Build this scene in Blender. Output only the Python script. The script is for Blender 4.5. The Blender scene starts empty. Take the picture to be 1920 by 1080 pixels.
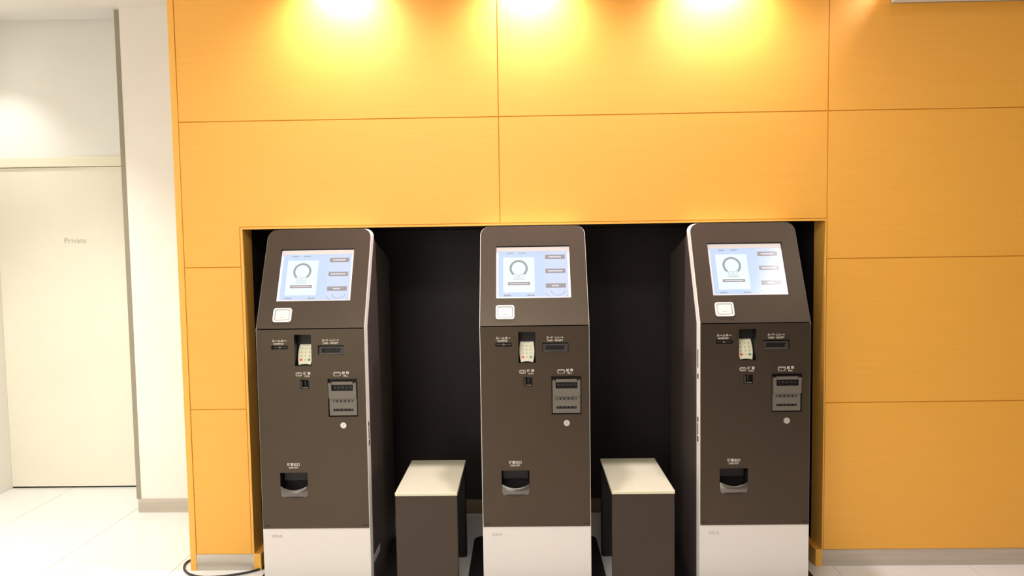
import bpy, bmesh, math, random
from mathutils import Vector, Matrix

S = bpy.context.scene
C = S.collection

# ------------------------------------------------------------------ camera, world, lights
cam_d = bpy.data.cameras.new('camera')
cam_d.sensor_width = 36.0
cam_d.lens = 24.0
cam_d.clip_start = 0.05
cam = bpy.data.objects.new('camera', cam_d)
C.objects.link(cam)
F_ = Vector((-0.016118, 0.998215, -0.057514))
R_ = Vector((0.999774, 0.015291, -0.014792))
U_ = Vector((0.013886, 0.057739, 0.998235))
M = Matrix((R_, U_, -F_)).transposed().to_4x4()
M.translation = Vector((0, 0, 1.451))
cam.matrix_world = M
S.camera = cam

S.view_settings.view_transform = 'Standard'
S.view_settings.look = 'None'
S.view_settings.gamma = 1.0
S.view_settings.use_curve_mapping = False
S.view_settings.exposure = 0.0

world = bpy.data.worlds.new('hall')
S.world = world
world.use_nodes = True
world.node_tree.nodes['Background'].inputs[0].default_value = (1.0, 0.92, 0.80, 1)
world.node_tree.nodes['Background'].inputs[1].default_value = 0.05


def lamp(name, kind, loc, power, col, **kw):
    d = bpy.data.lights.new(name, kind)
    d.energy = power
    d.color = col
    for k, v in kw.items():
        setattr(d, k, v)
    o = bpy.data.objects.new(name, d)
    o.location = loc
    C.objects.link(o)
    return o


WARM = (1.0, 0.88, 0.98)
SOFT = (0.97, 1.0, 0.97)
# narrow downlights washing the timber wall, one above each machine and one over the white box
for x, w in ((-0.775, 115), (0.045, 115), (0.857, 115), (1.70, 48)):
    lamp('wall_wash', 'SPOT', (x, 2.968, 2.725), w, WARM, spot_size=math.radians(128), spot_blend=1.0, shadow_soft_size=0.045)
# ceiling lights of the hall, with one added fill among them
lamp('hall_light', 'AREA', (-1.5, -0.3, 2.76), 42, SOFT, shape='RECTANGLE', size=2.0, size_y=1.6)
lamp('hall_light', 'AREA', (-0.25, 0.55, 2.76), 44, SOFT, shape='RECTANGLE', size=1.5, size_y=0.6)  # added fill without a known fixture, brightens the middle of the timber wall
lamp('hall_light', 'AREA', (-2.62, 2.95, 2.765), 17, SOFT, shape='DISK', size=0.3, spread=math.radians(95))
lamp('hall_light', 'AREA', (1.93, 1.5, 2.76), 7.5, SOFT, shape='RECTANGLE', size=0.38, size_y=0.75)
lamp('door_light', 'SPOT', (-3.12, 3.80, 2.75), 24, SOFT, spot_size=math.radians(100), spot_blend=0.8, shadow_soft_size=0.03)
# added fill light at the rear wall
rear_fill = lamp('rear_fill_light', 'AREA', (-2.0, -3.38, 1.55), 78, SOFT, shape='RECTANGLE', size=2.0, size_y=2.2)
rear_fill.rotation_euler = (math.radians(90), 0, 0)


# ------------------------------------------------------------------ materials
def mat(name, col, rough=0.5, metal=0.0, spec=0.5, emit=None, estr=1.0, coat=0.0, stint=(1, 1, 1)):
    m = bpy.data.materials.new(name)
    m.use_nodes = True
    b = m.node_tree.nodes['Principled BSDF']
    b.inputs['Base Color'].default_value = (*col, 1)
    b.inputs['Roughness'].default_value = rough
    b.inputs['Metallic'].default_value = metal
    b.inputs['Specular IOR Level'].default_value = spec
    b.inputs['Coat Weight'].default_value = coat
    b.inputs['Specular Tint'].default_value = (*stint, 1)
    if emit:
        b.inputs['Emission Color'].default_value = (*emit, 1)
        b.inputs['Emission Strength'].default_value = estr
    return m


def varied(name, c1, c2, scale, rough, metal=0.0, spec=0.5, detail=4, bump=0.0, lo=0.35, hi=0.65, stint=(1, 1, 1)):
    """two close tones mixed by a noise stretched by scale, in object space"""
    m = mat(name, c1, rough, metal, spec, stint=stint)
    nt = m.node_tree
    b = nt.nodes['Principled BSDF']
    tc = nt.nodes.new('ShaderNodeTexCoord')
    mp = nt.nodes.new('ShaderNodeMapping')
    mp.inputs['Scale'].default_value = scale
    nz = nt.nodes.new('ShaderNodeTexNoise')
    nz.inputs['Scale'].default_value = 1.0
    nz.inputs['Detail'].default_value = detail
    nz.inputs['Roughness'].default_value = 0.6
    rp = nt.nodes.new('ShaderNodeValToRGB')
    rp.color_ramp.elements[0].position = lo
    rp.color_ramp.elements[1].position = hi
    rp.color_ramp.elements[0].color = (*c1, 1)
    rp.color_ramp.elements[1].color = (*c2, 1)
    L = nt.links.new
    L(tc.outputs['Object'], mp.inputs['Vector'])
    L(mp.outputs['Vector'], nz.inputs['Vector'])
    L(nz.outputs['Fac'], rp.inputs['Fac'])
    L(rp.outputs['Color'], b.inputs['Base Color'])
    if bump:
        bp = nt.nodes.new('ShaderNodeBump')
        bp.inputs['Strength'].default_value = bump
        bp.inputs['Distance'].default_value = 0.002
        L(nz.outputs['Fac'], bp.inputs['Height'])
        L(bp.outputs['Normal'], b.inputs['Normal'])
    return m


WOOD1, WOOD2 = (0.80, 0.378, 0.042), (0.83, 0.402, 0.050)
M_wood = varied('oak_veneer', WOOD1, WOOD2, (3.0, 3.0, 150.0), 0.58, spec=0.7, detail=6, bump=0.04)
M_wood_v = varied('oak_edge', (0.82, 0.41, 0.07), (0.84, 0.44, 0.085), (150.0, 60.0, 3.0), 0.45, spec=0.3)
M_groove = mat('oak_joint', (0.68, 0.31, 0.034), 0.7, spec=0.1)
M_black = varied('black_lining', (0.018, 0.0125, 0.0118), (0.022, 0.0155, 0.0145), (4, 4, 4), 0.55, spec=0.25)
M_white = varied('white_paint', (0.80, 0.775, 0.71), (0.83, 0.805, 0.745), (2, 2, 2), 0.7, spec=0.2)
M_ceil = mat('ceiling_paint', (0.84, 0.82, 0.78), 0.8, spec=0.1)
M_door = varied('cream_door', (0.78, 0.73, 0.60), (0.81, 0.76, 0.63), (2, 2, 2), 0.45, spec=0.3)
M_frame = mat('cream_frame', (0.80, 0.75, 0.58), 0.45)
M_dark = mat('door_gap', (0.02, 0.018, 0.012), 0.8)
M_steel = varied('brushed_steel', (0.50, 0.45, 0.38), (0.58, 0.53, 0.46), (1.5, 20, 60), 0.38, metal=0.55)
M_plinth = mat('plinth_brown', (0.16, 0.11, 0.065), 0.5)
M_guard_shade = mat('corner_steel_shade', (0.33, 0.30, 0.23), 0.35, metal=0.5)  # steel of the guard, reused for the housing's painted shadow line
M_tile = varied('floor_tile', (0.74, 0.71, 0.67), (0.78, 0.75, 0.71), (3, 3, 3), 0.22, spec=0.5)
M_grout = mat('grout', (0.30, 0.25, 0.19), 0.9, spec=0.1)
M_hall = mat('hall_wall_dark', (0.12, 0.07, 0.04), 0.6)
M_beige = mat('hall_wall_beige', (0.78, 0.55, 0.28), 0.6)

M_char = varied('charcoal_panel', (0.030, 0.0210, 0.0150), (0.034, 0.0235, 0.0170), (5, 5, 5), 0.38, spec=0.5, stint=(1, 0.82, 0.60))
M_body = mat('charcoal_side', (0.060, 0.046, 0.037), 0.5, spec=0.35)
M_shell = mat('cream_shell', (0.80, 0.75, 0.66), 0.4, spec=0.4)
M_lower = mat('cream_panel', (0.62, 0.575, 0.525), 0.45, spec=0.4)
M_hole = mat('recess_black', (0.010, 0.008, 0.008), 0.5, spec=0.3)
M_recess = mat('recess_grey', (0.035, 0.030, 0.028), 0.5, spec=0.4)
M_grey = mat('unit_grey', (0.120, 0.102, 0.080), 0.4, spec=0.5)
M_smoke = mat('smoky_plastic', (0.085, 0.070, 0.056), 0.2, spec=0.8)
M_bezel = mat('screen_margin', (0.55, 0.50, 0.48), 0.3, spec=0.5, emit=(0.62, 0.52, 0.50), estr=0.55)
M_btn = mat('reader_window', (0.70, 0.64, 0.56), 0.25, spec=0.5)
M_btnrim = mat('reader_rim', (0.80, 0.77, 0.70), 0.3)
M_btngap = mat('reader_gap', (0.30, 0.26, 0.21), 0.5)
M_pad = mat('keypad_cream', (0.74, 0.70, 0.50), 0.45)
M_key = mat('key_print', (0.22, 0.20, 0.15), 0.5)
M_red = mat('key_red', (0.70, 0.10, 0.06), 0.4)
M_green = mat('key_green', (0.10, 0.28, 0.16), 0.4)
M_lock = mat('lock_metal', (0.55, 0.52, 0.47), 0.35, metal=0.6)
M_print = mat('white_print', (0.72, 0.66, 0.57), 0.6)
M_printgrey = mat('grey_print', (0.30, 0.27, 0.23), 0.6)
M_serial = mat('serial_print', (0.27, 0.24, 0.20), 0.6)
M_sticker = mat('sticker_paper', (0.45, 0.42, 0.38), 0.6)
M_base = mat('base_black', (0.014, 0.012, 0.011), 0.6)
M_stool = varied('stool_charcoal', (0.027, 0.0195, 0.0150), (0.031, 0.022, 0.0170), (6, 6, 6), 0.45, spec=0.4, stint=(1, 0.85, 0.65))
M_stoolin = mat('stool_leg', (0.012, 0.010, 0.009), 0.6)
M_top = mat('stool_top', (0.60, 0.565, 0.40), 0.4)
M_chip = mat('chipped_edge', (0.42, 0.33, 0.18), 0.8)
M_cable = mat('cable_black', (0.015, 0.013, 0.012), 0.45)
M_private = mat('door_lettering', (0.42, 0.40, 0.33), 0.5)
M_lens = mat('lamp_lens', (0.9, 0.9, 0.85), 0.4, emit=(1, 0.9, 0.7), estr=6)


def screen_mat(name, col, e):
    return mat(name, (0.02, 0.02, 0.02), 0.14, spec=0.9, emit=col, estr=e)


M_scr = screen_mat('display_blue', (0.60, 0.74, 0.98), 0.95)
M_scr2 = screen_mat('display_pale', (0.66, 0.76, 1.0), 0.95)
M_card = screen_mat('display_card', (0.84, 0.97, 1.0), 1.0)
M_ring = screen_mat('display_grey', (0.38, 0.40, 0.43), 0.85)
M_sbtn = screen_mat('display_button', (0.36, 0.31, 0.32), 0.95)
M_sline = screen_mat('display_white', (0.9, 0.9, 0.95), 0.95)
M_sarc = screen_mat('display_arc', (0.52, 0.54, 0.70), 0.9)


# ------------------------------------------------------------------ mesh helpers
def link(name, me, m, parent=None):
    o = bpy.data.objects.new(name, me)
    C.objects.link(o)
    if m is not None and not me.materials:
        me.materials.append(m)
    if parent is not None:
        o.parent = parent
    return o


def obj(name, bm, m, parent=None, smooth=False):
    me = bpy.data.meshes.new(name)
    bm.normal_update()
    bm.to_mesh(me)
    bm.free()
    if smooth:
        for p in me.polygons:
            p.use_smooth = True
    return link(name, me, m, parent)


def add_box(bm, x0, x1, y0, y1, z0, z1, bev=0.0, seg=2):
    r = bmesh.ops.create_cube(bm, size=1.0)
    for v in r['verts']:
        v.co = Vector(((x0 + x1) / 2 + v.co.x * (x1 - x0), (y0 + y1) / 2 + v.co.y * (y1 - y0), (z0 + z1) / 2 + v.co.z * (z1 - z0)))
    if bev:
        ed = list({e for v in r['verts'] for e in v.link_edges})
        bmesh.ops.bevel(bm, geom=ed, offset=bev, segments=seg, affect='EDGES', profile=0.5)
    return bm


def box(name, x0, x1, y0, y1, z0, z1, m, parent=None, bev=0.0):
    return obj(name, add_box(bmesh.new(), x0, x1, y0, y1, z0, z1, bev), m, parent)


def rect(u0, u1, v0, v1):
    return [(u0, v0), (u1, v0), (u1, v1), (u0, v1)]


def rrect(u0, u1, v0, v1, r, n=5, corners=(1, 1, 1, 1)):
    """rounded rectangle, corners order: lower left, lower right, upper right, upper left"""
    out = []
    cs = [((u0 + r, v0 + r), 180, (u0, v0)), ((u1 - r, v0 + r), 270, (u1, v0)), ((u1 - r, v1 - r), 0, (u1, v1)), ((u0 + r, v1 - r), 90, (u0, v1))]
    for (c, a0, sharp), on in zip(cs, corners):
        if not on:
            out.append(sharp)
            continue
        for i in range(n + 1):
            a = math.radians(a0 + 90 * i / n)
            out.append((c[0] + r * math.cos(a), c[1] + r * math.sin(a)))
    return out


def circle(cu, cv, r, n=24, a0=0, a1=360):
    full = abs(a1 - a0) >= 360
    k = n if full else n + 1
    return [(cu + r * math.cos(math.radians(a0 + (a1 - a0) * i / n)), cv + r * math.sin(math.radians(a0 + (a1 - a0) * i / n))) for i in range(k)]


def arc_band(cu, cv, r0, r1, a0, a1, n=32, sy=1.0):
    a = circle(0, 0, r1, n, a0, a1)
    b = circle(0, 0, r0, n, a0, a1)[::-1]
    return [(cu + x, cv + y * sy) for x, y in a + b]


class Plane:
    """maps (u, v, n) to a point; n is the distance in front of the surface"""
    def __init__(s, o, u, v):
        s.o, s.u, s.v = Vector(o), Vector(u).normalized(), Vector(v).normalized()
        s.n = s.u.cross(s.v)

    def __call__(s, u, v, n=0.0):
        return s.o + s.u * u + s.v * v + s.n * n


def plate(name, pl, outer, m, parent=None, n1=0.0, n0=-0.004, holes=(), hole_mat=None, back=False):
    """a plate with front at n1 and back rim at n0; holes = [(loop, depth, with_floor)]"""
    bm = bmesh.new()
    edges = []
    loops = [outer] + [h[0] for h in holes]
    rings = []
    for L in loops:
        vs = [bm.verts.new(pl(u, v, n1)) for u, v in L]
        rings.append(vs)
        for i in range(len(vs)):
            edges.append(bm.edges.new((vs[i], vs[(i + 1) % len(vs)])))
    if len(loops) == 1:
        bm.faces.new(rings[0])
    else:
        bmesh.ops.triangle_fill(bm, use_beauty=True, use_dissolve=False, edges=edges, normal=pl.n)
    for i, L in enumerate(loops):
        d = n0 if i == 0 else n1 - holes[i - 1][1]
        lo = [bm.verts.new(pl(u, v, d)) for u, v in L]
        k = len(L)
        for j in range(k):
            f = bm.faces.new((rings[i][j], rings[i][(j + 1) % k], lo[(j + 1) % k], lo[j]))
            if i > 0:
                f.material_index = 1
        if (i == 0 and back) or (i > 0 and holes[i - 1][2]):
            f = bm.faces.new(lo)
            if i > 0:
                f.material_index = 1
    bmesh.ops.recalc_face_normals(bm, faces=bm.faces)
    o = obj(name, bm, m, parent)
    if holes:
        o.data.materials.append(hole_mat or m)
    return o


def solid(name, pl, outer, m, parent=None, n1=0.0, n0=-0.004):
    return plate(name, pl, outer, m, parent, n1, n0, back=True)


_text_cache = {}


def text(name, body, pl, u0, u1, v0, v1, n, m, parent, bold=0.0, keep=False):
    """flat lettering fitted to the box u0..u1, v0..v1 of a plane"""
    c = bpy.data.curves.new('lettering', 'FONT')
    c.body = body
    c.resolution_u = 3
    c.offset = bold
    t = bpy.data.objects.new('lettering', c)
    C.objects.link(t)
    dg = bpy.context.evaluated_depsgraph_get()
    me = bpy.data.meshes.new_from_object(t.evaluated_get(dg))
    bpy.data.objects.remove(t)
    bpy.data.curves.remove(c)
    xs = [v.co.x for v in me.vertices]
    ys = [v.co.y for v in me.vertices]
    w, h = max(xs) - min(xs), max(ys) - min(ys)
    for v in me.vertices:
        v.co = pl(u0 + (v.co.x - min(xs)) / w * (u1 - u0), v0 + (v.co.y - min(ys)) / h * (v1 - v0), n)
    me.name = name
    me.materials.clear()
    return link(name, me, m, parent)


def tube(bm, pts, r, n=8):
    rings = []
    for i, p in enumerate(pts):
        p = Vector(p)
        a = Vector(pts[max(0, i - 1)])
        b = Vector(pts[min(len(pts) - 1, i + 1)])
        t = (b - a).normalized()
        s = t.cross(Vector((0, 0, 1)))
        s = s.normalized() if s.length > 1e-5 else Vector((1, 0, 0))
        k = s.cross(t)
        rings.append([bm.verts.new(p + s * r * math.cos(2 * math.pi * j / n) + k * r * math.sin(2 * math.pi * j / n)) for j in range(n)])
    for a, b in zip(rings, rings[1:]):
        for j in range(n):
            bm.faces.new((a[j], a[(j + 1) % n], b[(j + 1) % n], b[j]))
    bm.faces.new(rings[0])
    bm.faces.new(rings[-1][::-1])
    return bm


def catmull(P, k=8):
    out = []
    for i in range(len(P) - 1):
        p0, p1, p2, p3 = (Vector(P[max(0, min(len(P) - 1, j))]) for j in (i - 1, i, i + 1, i + 2))
        for s in range(k):
            t = s / k
            out.append(0.5 * (2 * p1 + (p2 - p0) * t + (2 * p0 - 5 * p1 + 4 * p2 - p3) * t * t + (3 * p1 - p0 - 3 * p2 + p3) * t ** 3))
    out.append(Vector(P[-1]))
    return out


def thing(name, label, cat, loc, group=None):
    o = bpy.data.objects.new(name, None)
    o.empty_display_size = 0.1
    C.objects.link(o)
    o.location = loc
    o['label'] = label
    o['category'] = cat
    if group:
        o['group'] = group
    return o


def structure(o, label=None):
    o['kind'] = 'structure'
    if label:
        o['label'] = label
    return o


# ------------------------------------------------------------------ setting
D = 3.0266          # the timber wall's face
NB = 3.683          # back of the niche
CZ = 2.783          # ceiling
JL, JR, NT = -1.244, 1.3305, 1.554     # niche opening
XL, XR = -3.213, 3.6
YB = -3.4

slab = structure(box('floor', XL - 0.1, XR + 0.1, YB - 0.1, 4.3, -0.06, -0.0025, M_grout))
tb = bmesh.new()
add_box(tb, 0.0012, 0.5988, 0.0012, 0.5988, -0.006, 0.0)
tile_me = None
for i in range(-2, 10):
    for j in range(-7, 2):
        x0, y0 = -2.222 + 0.6 * i, 3.636 + 0.6 * j
        xa, xb = max(x0, XL), min(x0 + 0.6, XR)
        ya, yb = max(y0, YB), min(y0 + 0.6, 4.15)
        if xb - xa < 0.02 or yb - ya < 0.02:
            continue
        if xb - xa < 0.599 or yb - ya < 0.599:
            o = box('floor_tile', xa - x0 + 0.0012, xb - x0 - 0.0012, ya - y0 + 0.0012, yb - y0 - 0.0012, -0.006, 0, M_tile, slab)
        elif tile_me is None:
            o = obj('floor_tile', tb, M_tile, slab)
            tile_me = o.data
        else:
            o = link('floor_tile', tile_me, M_tile, slab)
        o.location = (x0, y0, 0)

ceil = bmesh.new()
add_box(ceil, XL - 0.1, XR + 0.1, YB - 0.1, 3.735, CZ, CZ + 0.08)
add_box(ceil, XL - 0.1, -1.5, 3.735, 4.3, 2.865, 2.945)
ceil = structure(obj('ceiling', ceil, M_ceil))
for x in (-0.775, 0.045, 0.857, 1.673):
    b = bmesh.new()
    bmesh.ops.create_cone(b, cap_ends=False, segments=24, radius1=0.045, radius2=0.038, depth=0.012)
    d = obj('downlight', b, M_shell, ceil)
    d.location = (x, 2.968, CZ - 0.006)

# walls of the corridor at the left and of the hall behind the camera
structure(box('wall_left', XL - 0.1, XL, YB, 4.25, 0, 2.865, M_white))
wd = bmesh.new()
add_box(wd, XL, -1.52, 4.147, 4.25, 2.047, 2.865)
add_box(wd, -2.30, -1.52, 4.147, 4.25, 0, 2.047)
structure(obj('wall_corridor_back', wd, M_white))
structure(box('wall_corridor_right', -2.164, -1.52, 3.735, 4.145, 0, 2.90, M_white))
structure(box('trim_1', -2.189, -2.164, 3.733, 3.80, 0.077, 2.772, M_guard_shade), 'grey steel corner guard on the white corridor wall')
structure(box('baseboard_corridor', -2.178, -1.54, 3.727, 3.80, 0, 0.077, M_steel))
structure(box('wall_rear', XL, 0.6, YB - 0.1, YB, 0, CZ, M_beige))
structure(box('wall_rear_right', 0.6, XR, YB - 0.1, YB, 0, CZ, M_hall))
structure(box('wall_right', XR, XR + 0.1, YB, 4.2, 0, CZ, M_hall))

# the door
PD = Plane((0, 4.147, 0), (1, 0, 0), (0, 0, 1))
door = bpy.data.objects.new('door_1', None)
C.objects.link(door)
door.location = (-2.8, 4.147, 0)
structure(door, 'cream flush door lettered Private in the corridor at the left')
PDl = Plane((2.8 - 2.8, 0, 0), (1, 0, 0), (0, 0, 1))
dl = solid('door_leaf', PDl, rect(-0.412, 0.455, 0.010, 1.985), M_door, door, n1=0.0, n0=-0.045)
text('lettering', 'Private', PDl, -0.002, 0.133, 1.524, 1.557, 0.0006, M_private, dl)
box('door_header', -0.413, 0.50, -0.012, 0.05, 1.988, 2.047, M_frame, door, bev=0.003)
box('threshold_gap', -0.412, 0.50, 0.004, 0.04, 0.0, 0.009, M_dark, door)

# timber wall: dark joints behind, each veneer panel its own piece
G = 0.0022
wall = bmesh.new()
add_box(wall, -1.538, JL - 0.001, D + 0.004, D + 0.10, 0.0, CZ)
add_box(wall, JL - 0.001, JR + 0.001, D + 0.004, D + 0.10, NT + 0.001, CZ)
add_box(wall, JR + 0.001, XR, D + 0.004, D + 0.10, 0.0, CZ)
wall = structure(obj('wall_timber', wall, M_groove))
PW = Plane((0, D, 0), (1, 0, 0), (0, 0, 1))
x0, xm, xr, x2 = -1.511, -0.0972, 1.3365, 2.77
z5, z4, z3, z1 = 0.0768, 0.7455, 1.3865, 2.029
jl, jr, nt = JL - 0.011, JR + 0.006, NT + 0.0095


def wpanel(poly):
    solid('veneer_panel', PW, poly, M_wood, wall, 0.0, -0.0045)


def wrect(a, b, c, d):
    wpanel(rect(a + G, b - G, c + G, d - G))


wrect(x0, xm, z1, CZ)
wrect(xm, xr, z1, CZ)
wrect(xr, x2, z1, CZ)
wpanel([(x0 + G, z3 + G), (jl - G, z3 + G), (jl - G, nt + G), (xm - G, nt + G), (xm - G, z1 - G), (x0 + G, z1 - G)])
wrect(xm, xr, nt, z1)
wrect(x0, jl, z4, z3)
wrect(x0, jl, z5 - G, z4)
wrect(xr, x2, z3, z1)
wrect(xr, x2, z4, z3)
wrect(xr, x2, z5 - G, z4)
for c, d in ((z1, CZ), (z3, z1), (z4, z3), (z5 - G, z4)):
    wrect(x2, XR, c, d)
# edge trims of the timber wall
structure(box('trim_2', -1.5385, x0 - 0.001, D - 0.002, 3.735, 0, CZ, M_wood_v), 'narrow timber edge board at the left end of the veneer wall')
fr = bmesh.new()
add_box(fr, jl + 0.001, JL, D - 0.001, D + 0.10, z5, nt - 0.001)
add_box(fr, JR, jr - 0.001, D - 0.001, D + 0.115, z5, nt - 0.001)
add_box(fr, JL, JR, D - 0.001, D + 0.030, NT, nt - 0.001)
structure(obj('trim_3', fr, M_wood_v), 'timber lining around the edge of the niche')
# niche
ni = bmesh.new()
add_box(ni, JL - 0.02, JL - 0.0005, D + 0.10, NB, 0, NT + 0.02)
add_box(ni, JR + 0.0005, JR + 0.02, D + 0.115, NB, 0, NT + 0.02)
add_box(ni, JL - 0.02, JR + 0.02, NB, NB + 0.02, 0, NT + 0.02)
add_box(ni, JL, JR, D + 0.03, NB, NT + 0.0005, NT + 0.02)
structure(obj('wall_niche', ni, M_black), 'black lined niche holding the machines')
structure(box('baseboard_left', x0, -1.243, D - 0.001, D + 0.02, 0, 0.0755, M_steel))
structure(box('baseboard_right', 1.333, XR, D - 0.001, D + 0.02, 0, 0.0755, M_steel))
nb = bmesh.new()
add_box(nb, JL - 0.002, JL + 0.031, D - 0.004, NB, 0, 0.077, 0.0015, 1)
add_box(nb, JR - 0.029, JR + 0.002, D - 0.004, NB, 0, 0.077, 0.0015, 1)
structure(obj('baseboard_niche', nb, M_wood_v))
structure(box('baseboard_back', JL + 0.031, JR - 0.029, NB - 0.012, NB, 0, 0.077, M_plinth))

# white housing at the top right
hb = thing('wall_housing', 'white box mounted high on the timber wall at its right end', 'housing', (2.1, D - 0.16, 2.482))
box('casing', -0.503, 0.70, -0.03, 0.158, 0.006, 0.12, M_white, hb, bev=0.004)
box('bottom_panel', -0.502, 0.699, -0.029, 0.157, 0.0, 0.006, M_white, hb)
box('contact_shadow_strip', -0.503, 0.70, 0.1575, 0.1595, -0.002, 0.05, M_guard_shade, hb)  # grey strip painting the shadow line where the box meets the wall

# ------------------------------------------------------------------ check-in machines
YF = D - 0.25
HW = 0.2245
ZB = 1.134
SY, SZ = 0.185, 1.5475
SL = math.hypot(SY, SZ - ZB)
CA, SA = (SZ - ZB) / SL, SY / SL
PF = Plane((0, 0, 0), (1, 0, 0), (0, 0, 1))
PS = Plane((0, 0, ZB), (1, 0, 0), (0, SA, CA))
YR = 0.55


def outline(inset=0.0, n=7):
    """front silhouette of the machine from lower left over the top to lower right"""
    w = HW - inset
    r = 0.040
    L = [Vector((-w, 0, 0.012)), Vector((-w, 0, ZB))]
    top = SL - inset
    pts = [(-w, top - r)]
    for i in range(n + 1):
        a = math.radians(180 - 90 * i / n)
        pts.append((-w + r + r * math.cos(a), top - r + r * math.sin(a)))
    R = [PS(u, s) for u, s in pts]
    L += R
    L += [Vector((-v.x, v.y, v.z)) for v in reversed(L)]
    return L


def strip_mesh(rows, close=None):
    bm = bmesh.new()
    V = [[bm.verts.new(p) for p in r] for r in rows]
    for a, b in zip(V, V[1:]):
        for i in range(len(a) - 1):
            bm.faces.new((a[i], a[i + 1], b[i + 1], b[i]))
    if close:
        for k in close:
            bm.faces.new(V[k])
    bmesh.ops.recalc_face_normals(bm, faces=bm.faces)
    return bm


def rear_z(y, z):
    return min(z, 1.487 - 0.274 * (y - 0.272))


def make_kiosk():
    t = thing('checkin_kiosk', '', 'kiosk', (0, 0, 0), 'self check-in machines in the niche')
    # cream rim that carries the front panels
    o0 = outline()
    o0[0].z = o0[-1].z = 0.012
    band = [v + Vector((0, 0.05, 0)) for v in o0]
    inn = [v for v in outline(0.003)]
    bm = strip_mesh([inn, o0, band])
    rim = obj('rim', bm, M_shell, t)
    # dark body behind the rim, its top falling to the back
    b0 = [v + Vector((0, 0.05, 0)) for v in outline(0.0015)]
    rows = [b0]
    for y in (0.24, 0.31, 0.40, YR):
        rows.append([Vector((v.x, max(v.y, y), rear_z(max(v.y, y), v.z))) for v in b0])
    body = obj('body', strip_mesh(rows, close=(-1,)), M_body, t)
    PR = Plane((HW - 0.0015, 0, 0), (0, 1, 0), (0, 0, 1))
    solid('rating_sticker', PR, rect(0.066, 0.185, 0.118, 0.148), M_sticker, body, 0.0008, -0.0005)
    # base plate on the floor
    solid('base_plate', Plane((0, 0, 0), (1, 0, 0), (0, 1, 0)), rrect(-0.303, 0.303, -0.10, 0.575, 0.045), M_base, t, 0.012, 0.0)
    # lower cream cover
    low = plate('lower_cover', PF, rect(-HW + 0.001, HW - 0.001, 0.014, 0.297), M_lower, t, 0.001, -0.01)
    # dark service door with its openings
    kp = rrect(-0.0665, 0.0035, 0.982, 1.111, 0.003, 2)
    rk = rrect(-0.161, -0.092, 1.052, 1.067, 0.003, 2)
    cs = rrect(0.031, 0.138, 1.027, 1.066, 0.002, 2)
    co = rrect(-0.047, -0.010, 0.886, 0.924, 0.003, 2)
    bi = rect(0.067, 0.189, 0.769, 0.927)
    tr = rrect(-0.1435, -0.028, 0.430, 0.536, 0.024, 6, (1, 1, 0, 0))
    W = HW - 0.0025
    dr = plate('front_door', PF, rect(-W, W, 0.2985, ZB - 0.001), M_char, t, 0.005, -0.004,
               holes=[(kp, 0.05, True), (rk, 0.012, True), (cs, 0.018, True), (co, 0.022, True), (bi, 0.016, True), (tr, 0.06, True)], hole_mat=M_hole)
    for sx in (-1, 1):
        for k in range(2):
            c = circle(sx * (W - 0.012 - 0.011 * k), 0.311, 0.0035, 10)
            solid('screw', PF, c, M_hole, dr, 0.0065, 0.004)
    # slanted upper panel
    SU0, SU1, SV0, SV1 = -0.1575, 0.1565, 0.121, 0.358
    up = plate('upper_panel', PS, rrect(-W, W, 0.0015, SL - 0.0025, 0.038, 8, (0, 0, 1, 1)), M_char, t, 0.005, -0.003,
               holes=[(rect(SU0, SU1, SV0, SV1), 0.017, True)], hole_mat=M_hole)
    # display
    FR = plate('screen', PS, rect(SU0 + 0.001, SU1 - 0.001, SV0 + 0.001, SV1 - 0.002), M_bezel, t, -0.006, -0.0115,
               holes=[(rect(SU0 + 0.010, SU1 - 0.0105, SV0 + 0.008, SV1 - 0.020), 0.003, False)], hole_mat=M_bezel)
    a0, a1, b0_, b1_ = SU0 + 0.009, SU1 - 0.0095, SV0 + 0.007, SV1 - 0.019
    w, h = a1 - a0, b1_ - b0_

    def Q(u, v):
        return (a0 + u * w, b0_ + v * h)

    def R2(u0, u1, v0, v1):
        p, q = Q(u0, v0), Q(u1, v1)
        return rect(p[0], q[0], p[1], q[1])
    solid('display', PS, R2(0, 1, 0, 1), M_scr, FR, -0.0085, -0.0112)
    n = -0.0085

    def flat(nm, poly, m, k):
        bm = bmesh.new()
        vs = [bm.verts.new(PS(u, v, n + 0.0002 * k)) for u, v in poly]
        if len(vs) == 4:
            bm.faces.new(vs)
        else:                      # a band: outer run, then the inner run backwards
            N = len(vs)
            for i in range(N // 2 - 1):
                bm.faces.new((vs[i], vs[i + 1], vs[N - 2 - i], vs[N - 1 - i]))
        return obj(nm, bm, m, FR)
    flat('display_column', R2(0.665, 0.985, 0.02, 0.985), M_scr2, 1)
    flat('display_card', R2(0.075, 0.52, 0.11, 0.86), M_card, 1)
    cx, cy = Q(0.295, 0.62)
    rr = 0.131 * w
    flat('emblem_ring', arc_band(cx, cy, rr * 0.76, rr, -52, 232, 40), M_ring, 2)
    for sx in (-1, 1):
        c = (cx + sx * rr * 0.27, cy - rr * 0.93)
        flat('emblem_plate', arc_band(c[0], c[1], rr * 0.19, rr * 0.25, 0, 350, 16), M_sarc, 2)
    flat('emblem_caption', R2(0.215, 0.375, 0.372, 0.381), M_ring, 2)
    flat('message_bar', R2(0.142, 0.455, 0.262, 0.326), M_sbtn, 2)
    flat('message_text', R2(0.170, 0.430, 0.287, 0.300), M_sline, 3)
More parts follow.
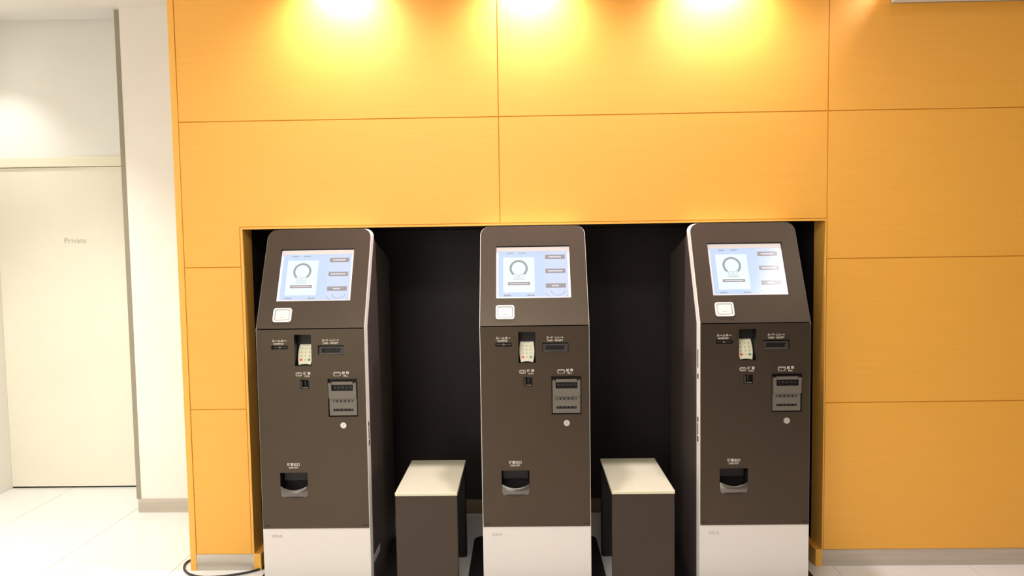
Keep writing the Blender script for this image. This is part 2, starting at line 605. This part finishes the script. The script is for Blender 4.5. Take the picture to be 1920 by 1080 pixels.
    for k, (v, l0, l1) in enumerate([(0.815, 0.73, 0.91), (0.51, 0.715, 0.925), (0.195, 0.765, 0.865)]):
        flat('touch_button', R2(0.678, 0.962, v, v + 0.095), M_sbtn, 3)
        g = 6 if k < 2 else 4
        for i in range(g):
            a = l0 + (l1 - l0) * i / g
            flat('button_text', R2(a, a + (l1 - l0) / g * 0.78, v + 0.034, v + 0.062), M_sline, 4)
    ax, ay = Q(0.85, 0.135)
    flat('display_arc', arc_band(ax, ay, 0.052, 0.056, 195, 345, 24, 0.62), M_sarc, 2)
    flat('display_arc', arc_band(ax, ay, 0.026, 0.030, 180, 360, 24, 0.75), M_sarc, 2)
    for a, b in ((0.085, 0.185), (0.415, 0.52)):
        for i in range(4):
            flat('footer_text', R2(a + (b - a) * i / 4, a + (b - a) * (i + 0.75) / 4, 0.03, 0.058), M_sbtn, 2)
    for a, b in ((0.13, 0.22), (0.30, 0.40)):
        flat('header_text', R2(a, b, 0.945, 0.962), M_ring, 2)
    # square code reader
    rd = plate('code_reader', PS, rrect(-0.157, -0.081, 0.029, 0.089, 0.010, 5), M_btnrim, t, 0.0095, 0.004,
               holes=[(rrect(-0.150, -0.088, 0.036, 0.083, 0.005, 4), 0.004, True)], hole_mat=M_btngap)
    solid('reader_window', PS, rrect(-0.1475, -0.0905, 0.0385, 0.0805, 0.004, 4), M_btn, rd, 0.0085, 0.0056)
    solid('reader_mark', PS, rect(-0.126, -0.112, 0.048, 0.0505), M_printgrey, rd, 0.0088, 0.0084)
    # room key slot
    box('room_key_slot', -0.158, -0.095, -0.0005, 0.003, 1.0575, 1.0615, M_recess, t)
    kn = solid('slot_shutter', PF, circle(-0.1265, 1.0595, 0.0045, 12), M_grey, t, 0.004, -0.004)
    # keypad in its well, leaning back
    PK = Plane((-0.0315, 0.012, 0.984), (1, 0, 0), (0, 0.38, 0.925))
    H = 0.090
    out = []
    for i in range(9):
        f = i / 8
        out.append((0.0245 + 0.0055 * math.sin(math.pi * min(1, f * 0.95 + 0.02)) + 0.0015 * f, f * H))
    lower = [(-0.0245 + 0.049 * i / 6, 0.004 * math.sin(math.pi * i / 6)) for i in range(1, 6)]
    poly = [(-out[0][0], 0)] + lower + out + [(-u, v) for u, v in reversed(out[1:])]
    kpad = solid('keypad', PK, poly, M_pad, t, 0.0, -0.012)
    for r in range(4):
        for c in range(3):
            u, v = (c - 1) * 0.0165, 0.021 + 0.0160 * r
            if r == 0 and c != 1:
                solid('cancel_key' if c == 0 else 'enter_key', PK, rrect(u - 0.0055, u + 0.0055, v - 0.0045, v + 0.0045, 0.002, 3), M_red if c == 0 else M_green, kpad, 0.0016, -0.001)
            else:
                solid('key', PK, rrect(u - 0.0058, u + 0.0058, v - 0.0048, v + 0.0048, 0.002, 2), M_pad, kpad, 0.0014, -0.001)
                solid('key_figure', PK, rect(u - 0.0016, u + 0.0016, v - 0.0025, v + 0.0025), M_key, kpad, 0.0017, 0.0012)
    solid('keypad_heading', PK, rect(-0.015, 0.015, 0.0825, 0.0845), M_printgrey, kpad, 0.0003, -0.001)
    # card and receipt slot
    cb = plate('card_slot', PF, rect(0.034, 0.1355, 0.030, 0.063), M_recess, t)
    bpy.data.objects.remove(cb)
    cb = plate('card_slot', PF, rect(0.0325, 0.1365, 1.0285, 1.0600), M_recess, t, -0.003, -0.012,
               holes=[([(0.046, 1.036), (0.118, 1.036), (0.126, 1.053), (0.046, 1.053)], 0.008, True)], hole_mat=M_hole)
    box('slot_lip', 0.0335, 0.1355, -0.002, 0.004, 1.0285, 1.0310, M_grey, cb)
    # coin inlet
    ci = bmesh.new()
    add_box(ci, -0.045, -0.0385, -0.0075, 0.012, 0.888, 0.921, 0.0015, 1)
    add_box(ci, -0.0385, -0.012, -0.0075, 0.012, 0.888, 0.8945, 0.0015, 1)
    cin = obj('coin_inlet', ci, M_recess, t)
    box('coin_shelf', -0.034, -0.014, -0.009, -0.0072, 0.8905, 0.8935, M_grey, cin)
    solid('coin_slit', PF, rect(-0.030, -0.026, 0.897, 0.919), M_recess, cin, -0.005, -0.018)
    # banknote unit
    bz = plate('banknote_unit', PF, rect(0.0712, 0.1848, 0.7735, 0.845), M_grey, t, 0.002, -0.014,
               holes=[(rect(0.087, 0.1695, 0.792, 0.8015), 0.008, True), (rect(0.087, 0.1695, 0.829, 0.8375), 0.003, True)], hole_mat=M_hole)
    hd = plate('banknote_mouth', PF, rrect(0.0712, 0.1848, 0.846, 0.907, 0.004, 3), M_grey, bz, 0.012, -0.012,
               holes=[(rect(0.0835, 0.1725, 0.878, 0.9065 - 0.003), 0.014, True)], hole_mat=M_hole)
    box('mouth_bar', 0.084, 0.172, -0.013, 0.002, 0.9045, 0.9155, M_grey, bz, bev=0.002)
    for sx in (0.0765, 0.1795):
        solid('mouth_post', PF, rrect(sx - 0.0055, sx + 0.0055, 0.896, 0.912, 0.004, 4), M_grey, bz, 0.0145, -0.01)
    for i in range(5):
        u = 0.092 + 0.0165 * i
        box('roller', u, u + 0.0075, -0.0005, 0.004, 0.7935, 0.8000, M_recess, bz)
        box('guide_tooth', u - 0.002, u + 0.008, -0.0025, 0.000, 0.8305, 0.8360, M_grey, bz)
        box('mouth_roller', u, u + 0.008, -0.004, 0.0015, 0.889, 0.895, M_recess, bz)
    # lock
    lk = solid('lock', PF, circle(0.128, 0.7335, 0.0125, 24), M_lock, t, 0.009, 0.004)
    solid('keyhole', PF, [(0.1235 + 0.0, 0.7295), (0.125, 0.7285), (0.1325, 0.7375), (0.131, 0.7385)], M_printgrey, lk, 0.0094, 0.0088)
    # coin return tray with a bowed smoky lip
    bm = bmesh.new()
    rows = []
    N = 14
    for k, (zz, off, sc) in enumerate([(0.4315, 0.000, 0.80), (0.436, 0.010, 0.93), (0.449, 0.014, 1.0), (0.467, 0.015, 1.0), (0.467, 0.012, 0.97), (0.444, 0.010, 0.97)]):
        row = []
        for i in range(N + 1):
            f = i / N * 2 - 1
            u = -0.0857 + f * 0.0565 * sc
            y = -0.004 - off * (1 - f * f) - 0.002
            z = zz + (0.012 * f * f if k in (3, 4) else 0)
            row.append(bm.verts.new((u, y, z)))
        rows.append(row)
    for a, b in zip(rows, rows[1:]):
        for i in range(N):
            bm.faces.new((a[i], a[i + 1], b[i + 1], b[i]))
    bmesh.ops.recalc_face_normals(bm, faces=bm.faces)
    ct = obj('coin_tray', bm, M_smoke, t, smooth=True)
    box('tray_floor', -0.140, -0.031, -0.004, 0.05, 0.432, 0.437, M_hole, ct)
    box('tray_flap', -0.137, -0.034, 0.030, 0.036, 0.492, 0.533, M_hole, ct)
    # lettering on the door
    n = 0.0054
    text('label_text', 'ルームキー', PF, -0.157, -0.098, 1.0815, 1.0925, n, M_print, t, 0.012)
    text('label_text', 'ROOM KEY', PF, -0.1505, -0.1085, 1.0715, 1.0785, n, M_print, t, 0.01)
    text('label_text', 'カード・レシート', PF, 0.049, 0.118, 1.0815, 1.0925, n, M_print, t, 0.012)
    text('label_text', 'CARD・RECEIPT', PF, 0.051, 0.116, 1.0715, 1.0785, n, M_print, t, 0.01)
    text('label_text', '硬 貨', PF, -0.032, -0.003, 0.9455, 0.9575, n, M_print, t, 0.012)
    text('label_text', 'COIN', PF, -0.0275, -0.007, 0.9365, 0.9425, n, M_print, t, 0.01)
    text('label_text', '紙 幣', PF, 0.1275, 0.1565, 0.9455, 0.9575, n, M_print, t, 0.012)
    text('label_text', 'BILL', PF, 0.1335, 0.1515, 0.9365, 0.9425, n, M_print, t, 0.01)
    text('label_text', '硬貨出口', PF, -0.112, -0.0605, 0.5645, 0.5770, n, M_print, t, 0.012)
    text('label_text', 'COIN OUT', PF, -0.1065, -0.066, 0.5535, 0.5610, n, M_print, t, 0.01)
    ic = plate('coin_icon', PF, rrect(-0.0645, -0.037, 0.939, 0.9555, 0.006, 4), M_printgrey, t, n + 0.0002, 0.0045)
    for u in (-0.057, -0.050, -0.043):
        solid('icon_coin', PF, circle(u, 0.947, 0.0032, 10), M_char, ic, n + 0.0005, 0.0045)
    ib = plate('banknote_icon', PF, rrect(0.0915, 0.1225, 0.938, 0.956, 0.005, 4), M_printgrey, t, n + 0.0002, 0.0045)
    solid('icon_note', PF, rrect(0.096, 0.118, 0.9405, 0.950, 0.002, 3), M_char, ib, n + 0.0005, 0.0045)
    # hinges and latch let into the rim's sides
    for sx, marks in ((1, [(0.739, 0.720, 0.010), (0.715, 0.667, 0.005), (0.661, 0.639, 0.010)]),
                      (-1, [(1.025, 0.950, 0.006), (0.924, 0.904, 0.012), (0.744, 0.725, 0.012), (0.718, 0.670, 0.006), (0.663, 0.641, 0.012)])):
        P = Plane((sx * HW, 0, 0), (0, sx, 0), (0, 0, 1))
        for z1_, z0_, wd_ in marks:
            c = sx * 0.027
            plate('latch', P, rect(c - wd_ / 2 - 0.002, c + wd_ / 2 + 0.002, z0_, z1_), M_hole, rim, 0.0008, -0.001)
    return t


def copy_tree(o, parent=None):
    c = o.copy()
    C.objects.link(c)
    if parent is not None:
        c.parent = parent
    for ch in list(o.children):
        copy_tree(ch, c)
    return c


proto = make_kiosk()
for i, (cx, lab, ser) in enumerate([
        (-0.8765, 'charcoal self check-in machine at the left end of the niche, beside the narrow timber column', 'SCR-03'),
        (0.0440, 'charcoal self check-in machine in the middle, standing between the two stools', 'SCR-01'),
        (0.9415, 'charcoal self check-in machine at the right end of the niche, with glare on its screen', 'SCR-02')]):
    k = proto if i == 0 else copy_tree(proto)
    k.location = (cx, YF, 0)
    k['label'] = lab
    serials = k
    k['_s'] = ser
bpy.context.view_layer.update()
for k in [o for o in list(C.objects) if o.get('_s')]:
    text('serial_text', k['_s'], PF, -0.186, -0.145, 0.2585, 0.2705, 0.0015, M_serial, k)
    del k['_s']


# ------------------------------------------------------------------ stools between the machines
def make_stool(x, label, chip=None):
    t = thing('stool', label, 'stool', (x, 2.735, 0), 'charcoal stools with cream tops')
    hw, dp = 0.127, 0.43
    top = obj('seat', add_box(bmesh.new(), -hw - 0.001, hw + 0.001, -0.003, dp, 0.446, 0.460, 0.002, 1), M_top, t)
    obj('front_panel', add_box(bmesh.new(), -hw, hw, 0, 0.022, 0.0, 0.446, 0.002, 1), M_stool, t)
    b = bmesh.new()
    add_box(b, -hw, hw, dp - 0.03, dp - 0.004, 0.0, 0.446, 0.008, 2)
    obj('back_panel', b, M_stoolin, t)
    b = bmesh.new()
    add_box(b, -hw + 0.004, hw - 0.004, 0.022, dp - 0.03, 0.416, 0.446)
    obj('under_frame', b, M_stoolin, t)
    if chip:
        bm = bmesh.new()
        bmesh.ops.create_icosphere(bm, subdivisions=1, radius=0.008)
        for v in bm.verts:
            v.co = Vector((-hw + 0.008 + v.co.x, 0.002 + v.co.y * 0.75, 0.4555 + v.co.z * 0.6))
        obj('chipped_corner', bm, M_chip, t)
    return t


make_stool(-0.4085, 'charcoal stool with clean cream top, between the left and middle machines')
make_stool(0.4785, 'charcoal stool with a chipped cream top corner, between the middle and right machines', True)

# ------------------------------------------------------------------ power cable on the floor
pts = [(-1.50, 3.19, 0.006), (-1.555, 3.16, 0.006), (-1.584, 3.133, 0.006), (-1.594, 3.10, 0.006), (-1.587, 3.06, 0.006), (-1.561, 3.015, 0.006),
       (-1.515, 2.975, 0.006), (-1.45, 2.952, 0.006), (-1.38, 2.955, 0.006), (-1.316, 2.972, 0.006), (-1.254, 3.0, 0.006), (-1.205, 3.045, 0.006), (-1.195, 3.11, 0.006), (-1.19, 3.20, 0.006)]
pts[0] = (-1.60, 3.30, 0.006)
pts[1] = (-1.588, 3.20, 0.006)
cable = obj('power_cable', tube(bmesh.new(), catmull(pts, 6), 0.005, 8), M_cable, smooth=True)
cable['label'] = 'thin black power cable looping on the floor around the foot of the left timber column'
cable['category'] = 'cable'
